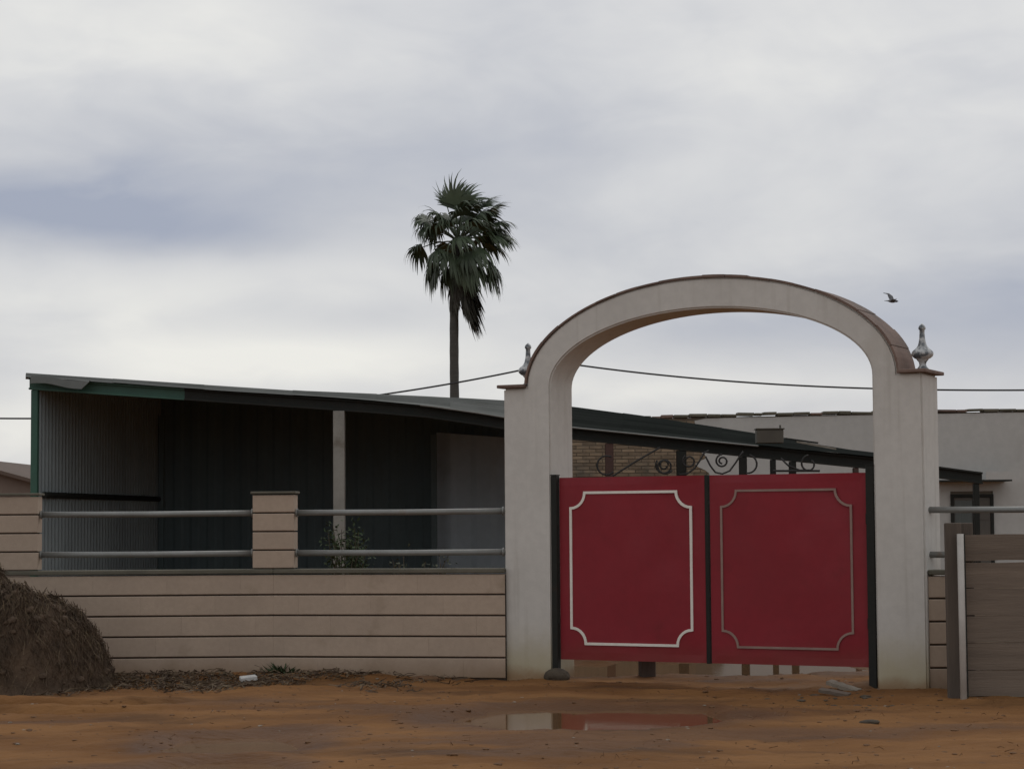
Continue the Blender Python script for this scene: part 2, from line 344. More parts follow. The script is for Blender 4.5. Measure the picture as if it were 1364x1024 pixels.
# edge tiles over the back of the arch, laid end to end
def ext(t, off=0):
    x, z = 2.015 + 1.975 * math.cos(t), 3.0 + 1.03 * math.sin(t); nx_, nz_ = math.cos(t) / 1.975, math.sin(t) / 1.03; l = math.hypot(nx_, nz_)
    return x + nx_ / l * off, z + nz_ / l * off
ts = np.linspace(math.pi - .035, .035, 2000); pts = np.array([ext(t) for t in ts]); ln = np.concatenate([[0], np.cumsum(np.hypot(*np.diff(pts, axis=0).T))])
NT = 20
for k in range(NT):
    t0 = np.interp((k + .01) / NT * ln[-1], ln, ts); t1 = np.interp((k + .99) / NT * ln[-1], ln, ts)
    j = random.uniform(-.005, .006); fo = -.014 + random.uniform(-.006, .006); vs = []; fs = []; nn = 5
    for q in range(nn):
        t = t0 + (t1 - t0) * q / (nn - 1)
        (xa, za), (xb, zb) = ext(t, .002), ext(t, .024 + j)
        vs += [(xa, fo, za), (xb, fo, zb), (xa, TH + .03, za), (xb, TH + .03, zb)]
    for q in range(nn - 1):
        a, b = 4 * q, 4 * q + 4; fs += [(a, b, b + 1, a + 1), (a + 2, a + 3, b + 3, b + 2), (a, a + 2, b + 2, b), (a + 1, b + 1, b + 3, a + 3)]
    fs += [(0, 1, 3, 2), (4 * nn - 4, 4 * nn - 2, 4 * nn - 1, 4 * nn - 3)]
    MB().add(vs, fs).build('edge_tile', M_tile, arch)
# ceramic finials
prof = [(.060, 0), (.060, .015), (.042, .035), (.032, .055), (.036, .08), (.052, .10), (.060, .112), (.078, .120), (.098, .138), (.106, .160), (.100, .182), (.080, .202),
        (.058, .220), (.042, .245), (.034, .275), (.028, .31), (.025, .36), (.024, .39), (.034, .40), (.035, .415), (.028, .432), (.014, .445), (.006, .455)]
fin_me = MB().lathe(prof, 24).mesh('finial', M_glaze, smooth=True)
fr = P(1229, 488, 20.0); fl = P(695.5, 511, 21.9)
for s_ in (-.075, 4.165):
    link('finial', fin_me, arch, (s_, TH / 2, 3.036))

# ------------------------------------------------------------------ red gate leaves
def notch_ring(x0, x1, z0, z1, r, w):
    c = []
    for (cx, cz, a0, a1) in ((x0, z0, 90, 0), (x1, z0, 180, 90), (x1, z1, 270, 180), (x0, z1, 360, 270)):
        for q in range(8):
            a = math.radians(a0 + (a1 - a0) * q / 7); c.append((cx + r * math.cos(a), cz + r * math.sin(a)))
    n = len(c); outs = []; ins = []
    for i in range(n):
        p0, p1, p2 = Vector(c[i - 1]), Vector(c[i]), Vector(c[(i + 1) % n])
        d1, d2 = (p1 - p0).normalized(), (p2 - p1).normalized(); n1_, n2_ = Vector((d1.y, -d1.x)), Vector((d2.y, -d2.x)); nn = (n1_ + n2_).normalized()
        k = min(1 / max(nn.dot(n1_), .5), 1.6); outs.append(p1 + nn * w / 2 * k); ins.append(p1 - nn * w / 2 * k)
    vs = []; fs = []
    for i in range(n):
        o, q = outs[i], ins[i]; vs += [(o.x, 0, o.y), (q.x, 0, q.y), (o.x, -.016, o.y), (q.x, -.016, q.y)]
    for i in range(n):
        a, b = 4 * i, 4 * ((i + 1) % n); fs += [(a + 2, b + 2, b + 3, a + 3), (a, a + 2, b + 2, b), (a + 1, b + 1, b + 3, a + 3)]
    return MB().add(vs, fs)
def sheet(x0, x1, z0, z1, y, amp=.004):
    nx_, nz_ = 24, 24; vs = []; fs = []
    for k in range(nz_ + 1):
        for i in range(nx_ + 1):
            x = x0 + (x1 - x0) * i / nx_; z = z0 + (z1 - z0) * k / nz_
            ed = min(i, nx_ - i, k, nz_ - k) > 0
            vs.append((x, y + (amp * 4 * float(fbm(np.array(x * 1.0 + 3), np.array(z * 1.0), 1.6, 2)) if ed else 0), z))
    for k in range(nz_):
        for i in range(nx_): q = k * (nx_ + 1) + i; fs.append((q, q + 1, q + nx_ + 2, q + nx_ + 1))
    b0 = len(vs); vs += [(x0, y + .035, z0), (x1, y + .035, z0), (x1, y + .035, z1), (x0, y + .035, z1)]
    c0, c1, c2, c3 = 0, nx_, (nz_ + 1) * (nx_ + 1) - 1, nz_ * (nx_ + 1)
    fs += [(b0, b0 + 3, b0 + 2, b0 + 1)]
    fs += [tuple(range(0, nx_ + 1)) + (b0 + 1, b0), tuple(range(c2, c3 - 1, -1)) + (b0 + 3, b0 + 2),
           tuple(range(c3, -1, -(nx_ + 1))) + (b0, b0 + 3), tuple(range(c1, c2 + 1, nx_ + 1)) + (b0 + 2, b0 + 1)]
    return MB().add(vs, fs)
for (x0, x1, lab, tm, tr) in ((.385, 1.986, 'red steel gate leaf framed by bright cream notched moulding', M_trimw, (.515, 1.84)),
                              (2.042, 3.648, 'red steel gate leaf framed by dull worn notched moulding', M_trimg, (2.165, 3.498))):
    g = thing('gate_leaf', lab, 'gate', fac(x0), RZ)
    sheet(0, x1 - x0, .205, 2.062, .045).build('panel', M_red, g)
    notch_ring(tr[0] - x0, tr[1] - x0, .37, 1.905, .158, .026 if x0 < 2 else .022).build('moulding', tm, g, (0, .046, 0))
    MB().box((.02, .082, .24), (.06, .12, 2.03)).build('back_stile', M_steel, g)
    MB().box((x1 - x0 - .06, .082, .24), (x1 - x0 - .02, .12, 2.03)).build('back_stile', M_steel, g)
    for z in (.24, 1.1, 1.99): MB().box((.062, .083, z), (x1 - x0 - .062, .119, z + .04)).build('back_rail', M_steel, g)
    if x0 > 2: MB().box((-.052, .034, .20), (-.012, .10, 2.066)).build('meeting_stile', M_steel, g, bevel=.004)
    side = -1 if x0 < 2 else 1
    for z in (.62, 1.62):
        hx = -.012 if side < 0 else x1 - x0 + .010
        MB().tube([(hx, .03, z - .05), (hx, .03, z + .05)], .014, 8).build('hinge', M_steel, g)
gp = thing('gate_post', 'dark steel gate post with its foot on a dirty rock', 'post', fac(.342), RZ)
MB().box((-.036, .0, .075), (.030, .075, 2.085)).build('shaft', M_steel, gp, bevel=.004)
MB().box((-.040, -.004, 2.087), (.034, .079, 2.095)).build('end_cap', M_steel, gp)
gp = thing('gate_post', 'dark steel gate post standing beside the dull trimmed gate leaf', 'post', fac(3.70), RZ)
MB().box((-.042, .0, -.03), (.034, .075, 2.13)).build('shaft', M_steel, gp, bevel=.004)
MB().box((-.046, -.004, 2.132), (.038, .079, 2.14)).build('end_cap', M_steel, gp)

# ------------------------------------------------------------------ block walls with rails
ROW = .217; HB = ROW - .017
blk_cache = {}
def block_mesh(L, h=HB, d=.2):
    k = (round(L, 4), round(h, 3), d)
    if k not in blk_cache:
        me_ = MB().box((0, 0, 0), (k[0], k[2], k[1])).mesh('block', M_block)
        bm_ = bmesh.new(); bm_.from_mesh(me_)
        bmesh.ops.bevel(bm_, geom=[e for e in bm_.edges if abs(e.verts[0].co.x - e.verts[1].co.x) > .01], offset=.006, segments=1, affect='EDGES')
        bm_.to_mesh(me_); bm_.free(); blk_cache[k] = me_
    return blk_cache[k]
def course(root, p, d, L, z, BL=.78, phase=0., thick=.2, h=HB, yoff=0.):
    rz = math.atan2(d.y, d.x); x = 0.0; nrm = Vector((-d.y, d.x, 0)); first = True
    while x < L - .02:
        bl = BL * (phase if first and phase > .08 else 1.0); first = False
        bl = min(bl, L - x)
        if L - x - bl < .06: bl = L - x
        o = link('block', block_mesh(bl - .001, h, thick), root, p + d * x + nrm * (yoff + random.uniform(-.001, .001)) + Vector((0, 0, z)) - root.location, rz)
        x += bl
def run(root, p, q, phases, rails=True, top=1.085):
    d = (q - p).normalized(); L = (q - p).length; rz = math.atan2(d.y, d.x)
    MB().box((0, .022, -.2), (L, .178, top - .02)).build('joint_bed', M_mortar, root, p - root.location, rz)
    for r in range(5): course(root, p, d, L, r * ROW + .004, phase=phases[r])
    MB().box((0, -.022, top + .001), (L, .222, top + .048)).build('coping', M_cope, root, p - root.location, rz, bevel=.008)
    return d, L, rz
lw_root = P(364, 700, 22.3); lw_root.z = 0
lw = thing('block_wall', 'long beige block wall with two pipe rails beside the straw heap', 'wall', lw_root)
p0 = Vector((P(-260, 700, 22.25).x, 22.22, 0)); p1 = Vector((P(364, 700, 22.3).x, 22.3, 0)); p2 = Vector((P(672.5, 800, 21.86).x, 21.87, 0))
d1, L1, rz1 = run(lw, p0, p1, (.3, .75, .1, .55, .9))
d2, L2, rz2 = run(lw, p1, p2, (.62, .15, .8, .35, .0))
def pier(root, p, d, w, z0, z1, rows):
    rz = math.atan2(d.y, d.x); c = p - d * (w / 2)
    pr = MB().box((.02, .02, z0), (w - .02, .205, z1 - .01)).build('pier', M_mortar, root, c - root.location + Vector((0, -.004, 0)), rz)
    hh = (z1 - z0) / rows
    for i in range(rows):
        # local to pier (pier is rotated, so give pier-space coordinates)
        o = link('block', block_mesh(w, hh - .015, .225), pr, (0, 0, z0 + i * hh + .004))
    MB().box((-.022, -.022, z1 + .001), (w + .022, .247, z1 + .028)).build('pier_cap', M_cope, pr, bevel=.006)
pier(lw, p1, (d1 + d2).normalized(), .44, 1.140, 1.925, 4)
wx = P(50, 700, 22.25).x
pl = Vector((wx - .45, 22.22 + (wx - .45 - p0.x) * d1.y / d1.x, 0)); pier(lw, pl, d1, .9, 1.140, 1.925, 4)
def rail(root, a, b, z, r=.031):
    o = root.location; return MB().tube([a - o + Vector((0, 0, z)), a * .5 + b * .5 - o + Vector((0, 0, z - .004)), b - o + Vector((0, 0, z))], r, 12).build('rail', M_galv, root, smooth=True)
nr1 = Vector((-d1.y, d1.x, 0)) * .1; nr2 = Vector((-d2.y, d2.x, 0)) * .1
for z in (1.30, 1.725):
    a = pl + d1 * .46 + nr1; b = p1 - d1 * .225 + nr1; rail(lw, a, b, z)
    a2 = p1 + d2 * .225 + nr2; b2 = p2 + nr2 + d2 * .0; rail(lw, a2, b2, z)
    for (q, dd) in ((a, d1), (b, -d1), (a2, d2), (b2 - d2 * .02, -d2)):
        MB().tube([q - lw.location + dd * .002 + Vector((0, 0, z)), q - lw.location + dd * .016 + Vector((0, 0, z))], .046, 12).build('flange', M_galv, lw)
# right-hand stretch
rp = fac(4.237, .06); rq = Vector((P(1480, 800, 19.7).x, rp.y - .05, 0)); rq.z = 0
rw = thing('block_wall', 'short beige block wall showing between white pillar and plank fence', 'wall', rp)
dr, Lr, rzr = run(rw, rp, rq, (.7, .5, .95, .6, .85))
nrr = Vector((-dr.y, dr.x, 0)) * .1
for z in (1.275, 1.70):
    a = rp + dr * .01 + nrr; b = rq + nrr; rail(rw, a, b, z, .030)
    MB().tube([a - rw.location + Vector((0, 0, z)), a - rw.location + dr * .015 + Vector((0, 0, z))], .044, 12).build('flange', M_galv, rw)

# ------------------------------------------------------------------ plank fence at the right
yb = G(1300, 929).y
pf = thing('plank_fence', 'weathered grey brown plank fence with squared end post', 'fence', (P(1272, 900, yb).x, yb, 0))
o = pf.location.copy(); bx0 = P(1279, 800, yb).x; bx1 = P(1620, 800, yb).x
zs = [P(1330, y, yb).z for y in (928, 892.5, 855.5, 819.5, 783, 748.5)] + [P(1330, 711, yb).z]
for i in range(6):
    z0, z1 = zs[i] + .004, zs[i + 1] - .004
    if i == 5: z0 += .012
    mb = MB(); n = 16; vs = []; fs = []
    for k in range(n + 1):
        x = bx0 + (bx1 - bx0) * k / n + random.uniform(-.0, .0); w = .003 * math.sin(k * 1.3 + i * 2)
        a = random.uniform(-.004, .004)
        vs += [(x - o.x, a * .5, z0 + w + random.uniform(-.002, .002)), (x - o.x, a * .5, z1 + w), (x - o.x, .035, z0 + w), (x - o.x, .035, z1 + w)]
    for k in range(n):
        a, b = 4 * k, 4 * k + 4; fs += [(a, b, b + 1, a + 1), (a + 2, a + 3, b + 3, b + 2), (a, a + 2, b + 2, b), (a + 1, b + 1, b + 3, a + 3)]
    fs += [(0, 1, 3, 2), (4 * n, 4 * n + 2, 4 * n + 3, 4 * n + 1)]
    MB().add(vs, fs).build('board', M_wood, pf, (0, .03 + random.uniform(-.006, .006), 0))
px0, px1 = P(1260, 800, yb).x - o.x, P(1283, 800, yb).x - o.x
MB().box((px0, -.05, -.1), (px1 - .012, .028, P(1270, 696, yb).z)).build('post', M_woodpost, pf, bevel=.008)
MB().box((px1 + .01, .075, -.1), (px1 + .12, .15, P(1290, 696, yb).z)).build('post', M_woodpost, pf, bevel=.008)
MB().box((bx1 - o.x - .1, .07, -.1), (bx1 - o.x, .15, 1.6)).build('post', M_woodpost, pf, bevel=.008)
a = P(1279, 711, yb - .10); b = G(1284, 932)
pp = thing('pipe_stake', 'pale steel pipe stake leaning against the plank fence post', 'stake', b)
MB().tube([Vector((0, 0, -.15)), Vector((a.x - b.x, a.y - b.y, a.z))], .031, 12).build('pipe', M_pole, pp, smooth=True)
MB().tube([Vector((.036, -.006, .02)), Vector((a.x - b.x + .036, a.y - b.y - .006, a.z - .004))], .006, 6).build('weld_bead', M_steel, pp)

# ------------------------------------------------------------------ open shed
YF, YB = 27.0, 33.5
bl_, br_ = P(759, 570, YF), P(1303, 628.5, YF)
_bs = [P(a, b, YF) for a, b in ((20, 502), (41, 503.5), (240, 517), (400, 528), (500, 535), (570, 541), (640, 551), (700, 561), (759, 569.5), (960, 589.5), (1159, 609), (1303, 628.5), (1340, 632))]
def ztop(x): return float(np.interp(x, [q.x for q in _bs], [q.z for q in _bs]))
xl, xr = P(41, 600, YF).x, P(1304, 600, YF).x
shed = thing('open_shed', 'long open fronted metal shed with sloping roof behind the block wall', 'shed', (xl, YF, 0))
so = Vector((xl, YF, 0))
def beam(x0, x1, h, y0, y1, m, name='beam', drop=0.0):
    xs_ = [x0] + [q.x for q in _bs if x0 + .05 < q.x < x1 - .05] + [x1]; vs = []; fs = []
    for x in xs_:
        z = ztop(x) - drop
        for (y, zz) in ((y0, z), (y0, z - .022), (y0 + .05, z - .022), (y0 + .05, z - h + .022), (y0, z - h + .022), (y0, z - h), (y1, z - h), (y1, z - h + .022), (y1 - .05, z - h + .022), (y1 - .05, z - .022), (y1, z - .022), (y1, z)):
            vs.append((x - xl, y - YF, zz))
    for k in range(len(xs_) - 1): fs += [(12 * k + i, 12 * k + (i + 1) % 12, 12 * k + 12 + (i + 1) % 12, 12 * k + 12 + i) for i in range(12)]
    fs += [tuple(range(12)), tuple(range(12 * len(xs_) - 12, 12 * len(xs_)))[::-1]]
    return MB().add(vs, fs).build(name, m, shed)
xg = P(246, 520, YF).x
beam(xl - .02, xg, .15, YF - .06, YF + .06, M_green)
beam(xg + .002, xr + .03, .15, YF - .06, YF + .06, M_steel)
# roof: rows of corrugated sheet laid down the slope, lapped like steps
cont = [(30, 504), (118, 510), (270, 519), (400, 525.5), (560, 531.5), (672, 536.5), (759, 543), (850, 555.5), (1004, 580), (1090, 597), (1180, 612)]
cx_ = [c[0] for c in cont]; cy_ = [c[1] for c in cont]
def roof_pt(px, v):
    fr_ = P(px, 600, YF - .13); zf = ztop(fr_.x) + .004
    bk = P(px, float(np.interp(px, cx_, cy_)), YB)
    return Vector((fr_.x + (bk.x - fr_.x) * v, fr_.y + (bk.y - fr_.y) * v, zf + (bk.z - zf) * v))
cols = [34, 150, 270, 390, 500, 600, 705, 830, 960, 1075, 1178]; NR = 6
for ci in range(len(cols) - 1):
    for ri in range(NR):
        v0, v1 = ri / NR, (ri + 1.08) / NR; v1 = min(v1, 1.0); nu, nv = 6, 18; vs = []; fs = []
        pa, pb = cols[ci], cols[ci + 1] + 2
        jit = random.uniform(-.002, .002)
        for k in range(nv + 1):
            zz = .06 if (1 <= k <= 3 and ri) else (.0, .012, .0)[k % 3]
            lap = .006 * (k / nv)
            for i in range(nu + 1):
                q = roof_pt(pa + (pb - pa) * i / nu, v0 + (v1 - v0) * k / nv); q.z += zz - lap + .03 * (NR - ri) / NR * 0 + .004 * (ci % 2) + jit + .003 * math.sin(ci * 2.1 + i * .6) * (ri == 0)
                vs.append(q - so)
        for k in range(nv):
            for i in range(nu): a = k * (nu + 1) + i; fs.append((a, a + 1, a + nu + 2, a + nu + 1))
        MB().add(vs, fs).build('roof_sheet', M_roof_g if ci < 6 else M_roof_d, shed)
vs = []; fs = []
for k in range(31):
    px = 46 + (1165 - 46) * k / 30; q = roof_pt(px, .034); vs += [(q.x - xl, YF + .075 - YF, ztop(q.x) - .03), (q.x - xl, YF + .075 - YF, q.z + .004), (q.x - xl, YF + .095 - YF, ztop(q.x) - .03), (q.x - xl, YF + .095 - YF, q.z + .004)]
for k in range(30): a, b = 4 * k, 4 * k + 4; fs += [(a, b, b + 1, a + 1), (a + 2, a + 3, b + 3, b + 2), (a, a + 2, b + 2, b), (a + 1, b + 1, b + 3, a + 3)]
MB().add(vs, fs).build('eave_board', M_steel, shed)
MB().tube([roof_pt(px, 0) - so + Vector((0, -.02, -.006)) for px in np.linspace(560, 1010, 24)], .012, 6).build('eave_highlight', M_galv, shed)  # pale strip added to imitate light catching the roof's front edge
# purlins under the roof
for v in (.3, .6, .95):
    a, b = roof_pt(60, v), roof_pt(1150, v)
    MB().tube([roof_pt(px, v) - so - Vector((0, 0, .10)) for px in (60, 330, 600, 880, 1150)], .04, 6).build('purlin', M_steel, shed)
# bent flashing at the high corner
fl0, fl1 = P(41, 500.5, YF - .2), P(119, 507.5, YF - .2)
vs = []; fs = []; n = 8
for i in range(n + 1):
    t = i / n; q = fl0.lerp(fl1, t); top = .0 + .012 * math.sin(t * 7); hgt = .10 * (1 - .1 * math.sin(t * 5)) * (1 if i < n else .2)
    vs += [(q.x - xl, q.y - YF, q.z + top), (q.x - xl, q.y - YF - .03, q.z + top - hgt), (q.x - xl, q.y - YF + .25, q.z + top + .006)]
for i in range(n): a = 3 * i; fs += [(a, a + 1, a + 4, a + 3), (a, a + 3, a + 5, a + 2)]
mbf = MB().add(vs, fs).build('flashing', M_roof_g, shed); mbf.modifiers.new('thick', 'SOLIDIFY').thickness = .004
# cladding sheets
def clad(p, q, z0, ztopf, pitch, depth, m, name='cladding_sheet', sw=1.0):
    d = (q - p); L = d.length; d = d / L; nr = Vector((-d.y, d.x, 0)); n = max(1, round(L / sw))
    for k in range(n):
        a0, a1 = L * k / n, L * (k + 1) / n; ks = max(1, round((a1 - a0) / pitch)); xs = []
        for i in range(ks):
            st = a0 + (a1 - a0) * i / ks; w = (a1 - a0) / ks; xs += [(st, 0), (st + .35 * w, 0), (st + .5 * w, depth), (st + .85 * w, depth)]
        xs.append((a1, 0)); vs = []; fs = []
        for (x, dp) in xs:
            g = p + d * x + nr * dp; zt = ztopf(g) ; vs += [(g.x - xl, g.y - YF, z0), (g.x - xl, g.y - YF, zt)]
        for i in range(len(xs) - 1): a = 2 * i; fs.append((a, a + 2, a + 3, a + 1))
        MB().add(vs, fs).build(name, m, shed, (0, 0, 0))
def roof_at(g):
    px = 682 + FPX * g.x / g.y; v = (g.y - YF + .13) / (YB - YF + .13); return roof_pt(px, min(max(v, 0), 1)).z - .015
sf = Vector((xl + .06, YF + .05, 0)); sb = Vector((P(212, 664, YB).x, YB, 0))
clad(sf, sb, .0, roof_at, .15, -.035, M_shed_side, sw=1.1)
bx = Vector((P(742, 700, YB).x, YB - .05, 0))
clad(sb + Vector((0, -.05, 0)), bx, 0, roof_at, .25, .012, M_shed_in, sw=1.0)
zp = P(640, 577, 32.9).z
clad(Vector((P(582, 700, 32.9).x, 32.9, 0)), Vector((P(742, 700, 32.9).x, 32.5, 0)), 0, lambda g: zp - .09 * (g.x - P(600, 700, 32.9).x), .6, .015, M_panel, sw=.75)
# girts on the side wall, front posts
ga, gb = P(54, 659, YF + .2), P(208, 664.5, YB - .2)
MB().tube([ga - so + Vector((.05, 0, 0)), gb - so + Vector((.05, 0, 0))], .045, 6).build('girt', M_steel, shed)
def spost(px, wpx, m, name='post', y=YF, d=.10):
    x0, x1 = P(px - wpx / 2, 650, y).x, P(px + wpx / 2, 650, y).x
    MB().box((x0 - xl, y - YF - d / 2, -.1), (x1 - xl, y - YF + d / 2, ztop((x0 + x1) / 2) - .153)).build(name, m, shed, bevel=.006)
spost(46, 9, M_green); spost(812, 11, M_rust); spost(908, 13, M_steel); spost(990, 10, M_steel); spost(1030, 7, M_steel)
spost(1056, 9, M_steel); spost(1140, 7, M_rust); spost(1300, 7, M_steel)
spost(452, 15, M_conc, d=.16); spost(215, 7, M_shed_in, y=YB - .2); spost(578, 8, M_shed_in, y=32.6)
# roof-top box and loose planks
bp = P(1025, 591, 26.95); rb = thing('roof_box', 'small brown metal box sitting on the dark sloping roof', 'box', (bp.x, bp.y, ztop(bp.x) + .05))
MB().box((-.17, -.10, 0), (.17, .12, .175)).build('body', M_box, rb, bevel=.008)
MB().box((-.185, -.115, .177), (.185, .135, .192)).build('lid', M_box, rb, bevel=.004)
MB().tube([(.14, 0, .193), (.14, 0, .235)], .012, 8).build('knob', M_box, rb)
for (a, b, m, lb) in ((P(1046, 585, 27.3), P(1090, 591, 27.3), M_steel, 'thin dark plank lying on the shed roof beside the box'), (P(1062, 589.5, 27.2), P(1114, 599, 27.2), M_pale, 'thin pale plank lying on the shed roof beside the box')):
    dv = (b - a); q = thing('roof_plank', lb, 'plank', a); up = Vector((0, 0, .022)); bk = Vector((0, .16, .008)); e0 = Vector((0, 0, 0))
    MB().add([e0, dv, dv + bk, bk, e0 + up, dv + up, dv + bk + up, bk + up], [(0, 3, 2, 1), (4, 5, 6, 7), (0, 1, 5, 4), (1, 2, 6, 5), (2, 3, 7, 6), (3, 0, 4, 7)]).build('plank', m, q)

# ------------------------------------------------------------------ wrought iron scroll fence behind the gate
YI = 26.75
ifn = thing('scroll_fence', 'black wrought iron fence topped with scrolls behind the red gates', 'fence', (P(800, 600, YI).x, YI, 0)); io = ifn.location.copy()
def pxl(pts, y=YI): return [P(a, b, y) - io for a, b in pts]
def spiral(cx, cy, r0, r1, a0, turns, n=26):
    return [(cx + (r0 + (r1 - r0) * i / n) * math.cos(math.radians(a0) + 2 * math.pi * turns * i / n), cy + (r0 + (r1 - r0) * i / n) * math.sin(math.radians(a0) + 2 * math.pi * turns * i / n)) for i in range(n + 1)]
scr = [spiral(808, 620, 13, 12, 300, -.72), spiral(885, 620, 3, 12, 0, 1.6), spiral(885, 620, 12, 5, 30, .9), spiral(918, 614, 5, 9, 200, 1.1),
       [(905, 632), (915, 631), (925, 624), (933, 612), (938, 603), (944, 600)], spiral(962, 614, 3, 9, 90, 1.5),
       [(940, 608), (946, 620), (953, 629), (962, 631), (972, 627), (980, 616), (987, 605), (990, 601)], spiral(996, 618, 12, 12, 280, .5),
       spiral(1078, 618, 5, 12, 300, .9), [(1040, 610), (1050, 620), (1065, 626), (1080, 626)]]
for s_ in scr: MB().tube(pxl(s_), .013, 6).build('scroll', M_iron, ifn, smooth=True)
MB().tube(pxl([(816, 634), (846, 615), (879, 596)]), .013, 6).build('brace', M_iron, ifn)
MB().tube(pxl([(1030, 627), (1092, 627)]), .016, 6).build('brace', M_iron, ifn)
for z in (.35, 1.95):
    MB().tube([Vector((P(795, 600, YI).x, YI, z)) - io, Vector((P(1100, 600, YI).x, YI, z)) - io], .018, 6).build('rail', M_iron, ifn)

# ------------------------------------------------------------------ brick and plaster wall behind
YW = 40.0
def wz(px): return P(px, float(np.interp(px, [600, 850, 940, 1160, 1364, 1600], [556.5, 553.5, 551, 546.5, 543, 540])), YW).z - .07
bw0, bw1 = P(640, 600, YW), P(1640, 600, YW)
bwall = thing('yard_wall', 'tall yard wall of bare brick turning to grey white render', 'wall', (bw0.x, YW, 0)); wo_ = bwall.location.copy()
pxs = np.linspace(640, 1640, 41)
vs = []; fs = []
for q in pxs:
    x = P(q, 600, YW).x - wo_.x; z = wz(q) - .0; vs += [(x, .012, -.2), (x, .012, z), (x, .26, -.2), (x, .26, z)]
for k in range(len(pxs) - 1):
    a, b = 4 * k, 4 * k + 4; fs += [(a, b, b + 1, a + 1), (a + 2, a + 3, b + 3, b + 2), (a + 1, b + 1, b + 3, a + 3)]
fs += [(0, 1, 3, 2), (4 * len(pxs) - 4, 4 * len(pxs) - 2, 4 * len(pxs) - 1, 4 * len(pxs) - 3)]
MB().add(vs, fs).build('core', M_brickmortar, bwall)
bme = [MB().box((0, 0, 0), (.235, .06, .054)).mesh('brick', M_brick, bevel=.004), MB().box((0, 0, 0), (.115, .06, .054)).mesh('brick', M_brick, bevel=.004)]
xb0, xb1 = P(742, 600, YW).x, P(950, 600, YW).x; cnt = 0
def plaster_edge(z):   # x of the torn edge of the render
    top = wz(940)
    return P(932, 600, YW).x + .10 * math.sin(z * 9) + .07 * math.sin(z * 23 + 1) + .55 * max(0, (3.05 - z)) * .35
z = 2.36
row = 0
while z < wz(840) - .06:
    x = xb0 - (.125 if row % 2 else 0)
    while x < plaster_edge(z) + .1:
        if z + .05 < wz(682 + FPX * x / YW):
            link('brick', bme[0], bwall, (x - wo_.x, random.uniform(-.006, .004), z)); cnt += 1
        x += .248
    z += .066; row += 1
# lower courses, hidden by the gate from the road: one joined part
mb = MB(); zz = 0.0; row = 0
while zz < 2.35:
    x = xb0 - (.125 if row % 2 else 0)
    while x < P(915, 600, YW).x:
        mb.box((x - wo_.x, 0, zz), (x - wo_.x + .235, .05, zz + .054)); x += .248
    zz += .066; row += 1
kind(mb.build('lower_brickwork', M_brick, bwall), 'stuff')
# render coat, torn along its left edge, with a doorway
dx0, dx1 = P(1266, 680, YW).x, P(1323, 680, YW).x; dzt = P(1295, 658, YW).z
vs = []; fs = []; NZ = 60
xe = P(1640, 600, YW).x
def strip(za, zb, fa, fb, x1):
    o = len(vs); n = 24
    for (zq, xf) in ((za, fa), (zb, fb)):
        pass
zl = np.linspace(0, 1, NZ + 1)
cols_x = list(np.linspace(P(980, 600, YW).x, dx0, 12)) + list(np.linspace(dx1, xe, 12))
def ztopx(x): return wz(682 + FPX * x / YW)
grid = []
for k in range(NZ + 1):
    rowp = []
    for j, x in enumerate([None] + cols_x):
        if x is None:
            zt = ztopx(P(935, 600, YW).x); zq = zt * zl[k]; x = plaster_edge(zq) + random.uniform(-.04, .04)
        zt = ztopx(x); rowp.append(len(vs)); vs.append((x - wo_.x, -.014, zt * zl[k] - (.02 if k == NZ else 0)))
    grid.append(rowp)
for k in range(NZ):
    for j in range(len(cols_x)):
        if j == 12:       # doorway column
            if ztopx(dx0) * zl[k] < dzt: continue
        fs.append((grid[k][j], grid[k][j + 1], grid[k + 1][j + 1], grid[k + 1][j]))
rc = MB().add(vs, fs).build('render_coat', M_plaster_far, bwall); md = rc.modifiers.new('thick', 'SOLIDIFY'); md.thickness = .022; md.offset = -1
# ragged coping of broken tiles
x = P(690, 600, YW).x
while x < P(1560, 600, YW).x:
    w = random.uniform(.16, .42); zt = min(ztopx(x), ztopx(x + w)); h = random.uniform(.035, .062)
    ok = MB().box((0, 0, 0), (w - .012, .36, h)).build('coping_tile', M_cope if random.random() < .75 else M_tile, bwall, (x - wo_.x, -.05 + random.uniform(-.015, .02), zt + .004 + random.uniform(0, .018)), bevel=.008)
    ok.rotation_euler = (random.uniform(-.03, .03), random.uniform(-.025, .025), 0); x += w
# door in the wall with a little canopy
dr_ = MB().box((dx0 - wo_.x + .06, -.03, .0), (dx1 - wo_.x - .06, .008, dzt - .07)).build('door', M_doorb, bwall)
MB().add([], []); 
mid = (dx0 + dx1) / 2 + .03
MB().box((dx0 - wo_.x + .075, -.042, .95), (mid - wo_.x - .03, -.0305, dzt - .12)).build('pane', M_doorg, dr_)
MB().box((dx0 - wo_.x + .075, -.042, .1), (mid - wo_.x - .03, -.0305, .88)).build('panel', M_doorb, dr_)
MB().box((mid - wo_.x + .03, -.042, 1.55), (dx1 - wo_.x - .075, -.0305, dzt - .12)).build('panel', M_doorb, dr_)
MB().box((mid - wo_.x + .03, -.042, .1), (dx1 - wo_.x - .075, -.0305, 1.5)).build('panel', M_doorb, dr_)
MB().box((dx0 - wo_.x, -.055, 0), (dx0 - wo_.x + .058, .009, dzt - .062)).build('frame', M_steel, dr_)
MB().box((dx1 - wo_.x - .058, -.055, 0), (dx1 - wo_.x, .009, dzt - .062)).build('frame', M_steel, dr_)
MB().box((dx0 - wo_.x, -.056, dzt - .06), (dx1 - wo_.x, .009, dzt)).build('frame', M_steel, dr_)
MB().box((mid - wo_.x - .02, -.050, .02), (mid - wo_.x + .02, -.0305, dzt - .075)).build('frame', M_steel, dr_)
ca, cb = P(1240, 640, YW), P(1338, 640, YW)
